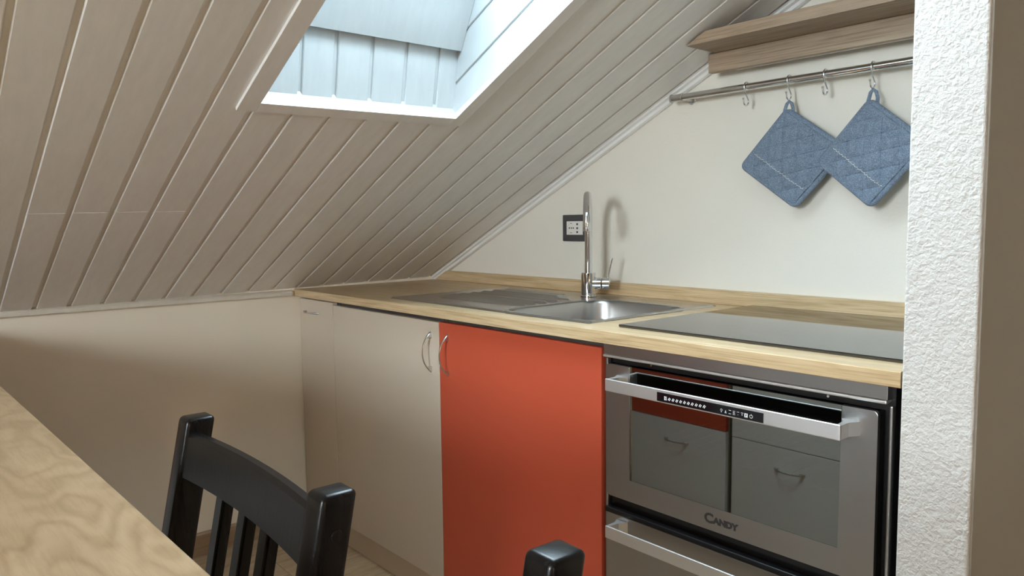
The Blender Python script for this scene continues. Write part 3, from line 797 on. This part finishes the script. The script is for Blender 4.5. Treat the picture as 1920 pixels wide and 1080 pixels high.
# ------------------------------------------------------------------ chairs
def chair_parts(t):
    """local frame: origin on the floor midway between rear legs, +y = back of the chair (away from the table)"""
    mt = 'black_stained_wood'
    W_ = .395; pw_, pd = .033, .036; tip = .899
    def yb(z): return (z-tip)*.2 if z > .45 else (.45-tip)*.2 - (.45-z)*-.12
    for sg in (-1, 1):
        xa, xb = (-W_/2, -W_/2+pw_) if sg < 0 else (W_/2-pw_, W_/2)
        zs = [0, .25, .42, .47, .6, .75, .885, tip]
        L = []
        for z in zs:
            L.append([(xa, yb(z), z), (xb, yb(z), z), (xb, yb(z)+pd, z), (xa, yb(z)+pd, z)])
        mb = MB(); mb.loops(L)
        bmesh.ops.recalc_face_normals(mb.bm, faces=mb.bm.faces); mb.bm.normal_update()
        sharp = [e for e in mb.bm.edges if len(e.link_faces) == 2 and e.calc_face_angle(0) > .8]
        bmesh.ops.bevel(mb.bm, geom=sharp, offset=.006, segments=4, affect='EDGES', profile=.5)
        pst = obj('rear_leg', mb, mt, t, smooth=True)
        fx_ = xb if sg > 0 else xa
        zb = .861; yc_ = yb(zb)+pd*.55
        mb = MB(); mb.cyl((fx_-sg*.001, yc_, zb), (fx_+sg*.0012, yc_, zb), .0058, 20, .0006); obj('bolt_cap', mb, mt, pst, smooth=True)
        mb = MB().box(xa, xb, -.385, -.345, 0, .43, .004, 2); obj('front_leg', mb, mt, t, smooth=True)
    # curved top rail
    n = 14; L = []
    z0, z1 = .829, .882
    for i in range(n+1):
        s = -1+2*i/n; x = s*(W_/2-pw_*.7); bow = .011*(1-s*s)
        def q(z, d): return (x, yb(z)+.003+bow+d, z)
        L.append([q(z0, 0), q(z1-.004, 0), q(z1, .004), q(z1, .012), q(z1-.004, .016), q(z0, .016)])
    mb = MB(); mb.loops(L); obj('top_rail', mb, mt, t, smooth=True)
    # lower rail and slats
    L = []
    for i in range(n+1):
        s = -1+2*i/n; x = s*(W_/2-pw_*.7); bow = .012*(1-s*s)
        L.append([(x, yb(z)+.004+bow+d, z) for z, d in ((.52, 0), (.555, 0), (.555, .016), (.52, .016))])
    mb = MB(); mb.loops(L); obj('lower_rail', mb, mt, t)
    for k in range(3):
        x = (k-1)*.062 - .003
        s = x/(W_/2-pw_*.7)
        L = []
        for z in (.540, .69, .84):
            b = .013*(1-s*s)
            L.append([(x-.0115, yb(z)+.004+b, z), (x+.0115, yb(z)+.004+b, z), (x+.0115, yb(z)+.019+b, z), (x-.0115, yb(z)+.019+b, z)])
        mb = MB(); mb.loops(L)
        bmesh.ops.recalc_face_normals(mb.bm, faces=mb.bm.faces); mb.bm.normal_update()
        bmesh.ops.bevel(mb.bm, geom=[e for e in mb.bm.edges if e.calc_face_angle(0) > .8], offset=.003, segments=2, affect='EDGES')
        obj('slat', mb, mt, t, smooth=True)
    obj('seat', MB().prism([(-.21, -.39), (.21, -.39), (.192, -.085), (-.192, -.085)], .432, .450, 'z', .004), mt, t)
    for sg in (-1, 1):
        xa = sg*(W_/2-.022)
        obj('side_rail', MB().box(xa-.009, xa+.009, -.345, -.085, .375, .431), mt, t)
        obj('stretcher', MB().box(xa-.009, xa+.009, -.346, -.06, .18, .205), mt, t)
    obj('front_rail', MB().box(-.165, .165, -.375, -.357, .375, .431), mt, t)
ch = thing('dining_chair', 'black wooden dining chair with slatted curved back, beside the tabletop', 'chair', (0, 0, 0), 'black dining chairs')
chair_parts(ch)
ch.location = (1.8545, -1.5595, 0)
def dup(o, parent=None):
    c = o.copy(); COL.objects.link(c)
    if parent is not None: c.parent = parent
    for q in list(o.children): dup(q, c)
    return c
c2 = dup(ch); c2.location = (2.4448, -1.5026, 0); c2.rotation_euler = (0, 0, math.radians(-1.5))
c2['label'] = 'black wooden chair of which only one post top shows at the bottom of the picture'

for o in ROOTS:
    if '_o' in o: del o['_o']
if '_o' in c2: del c2['_o']
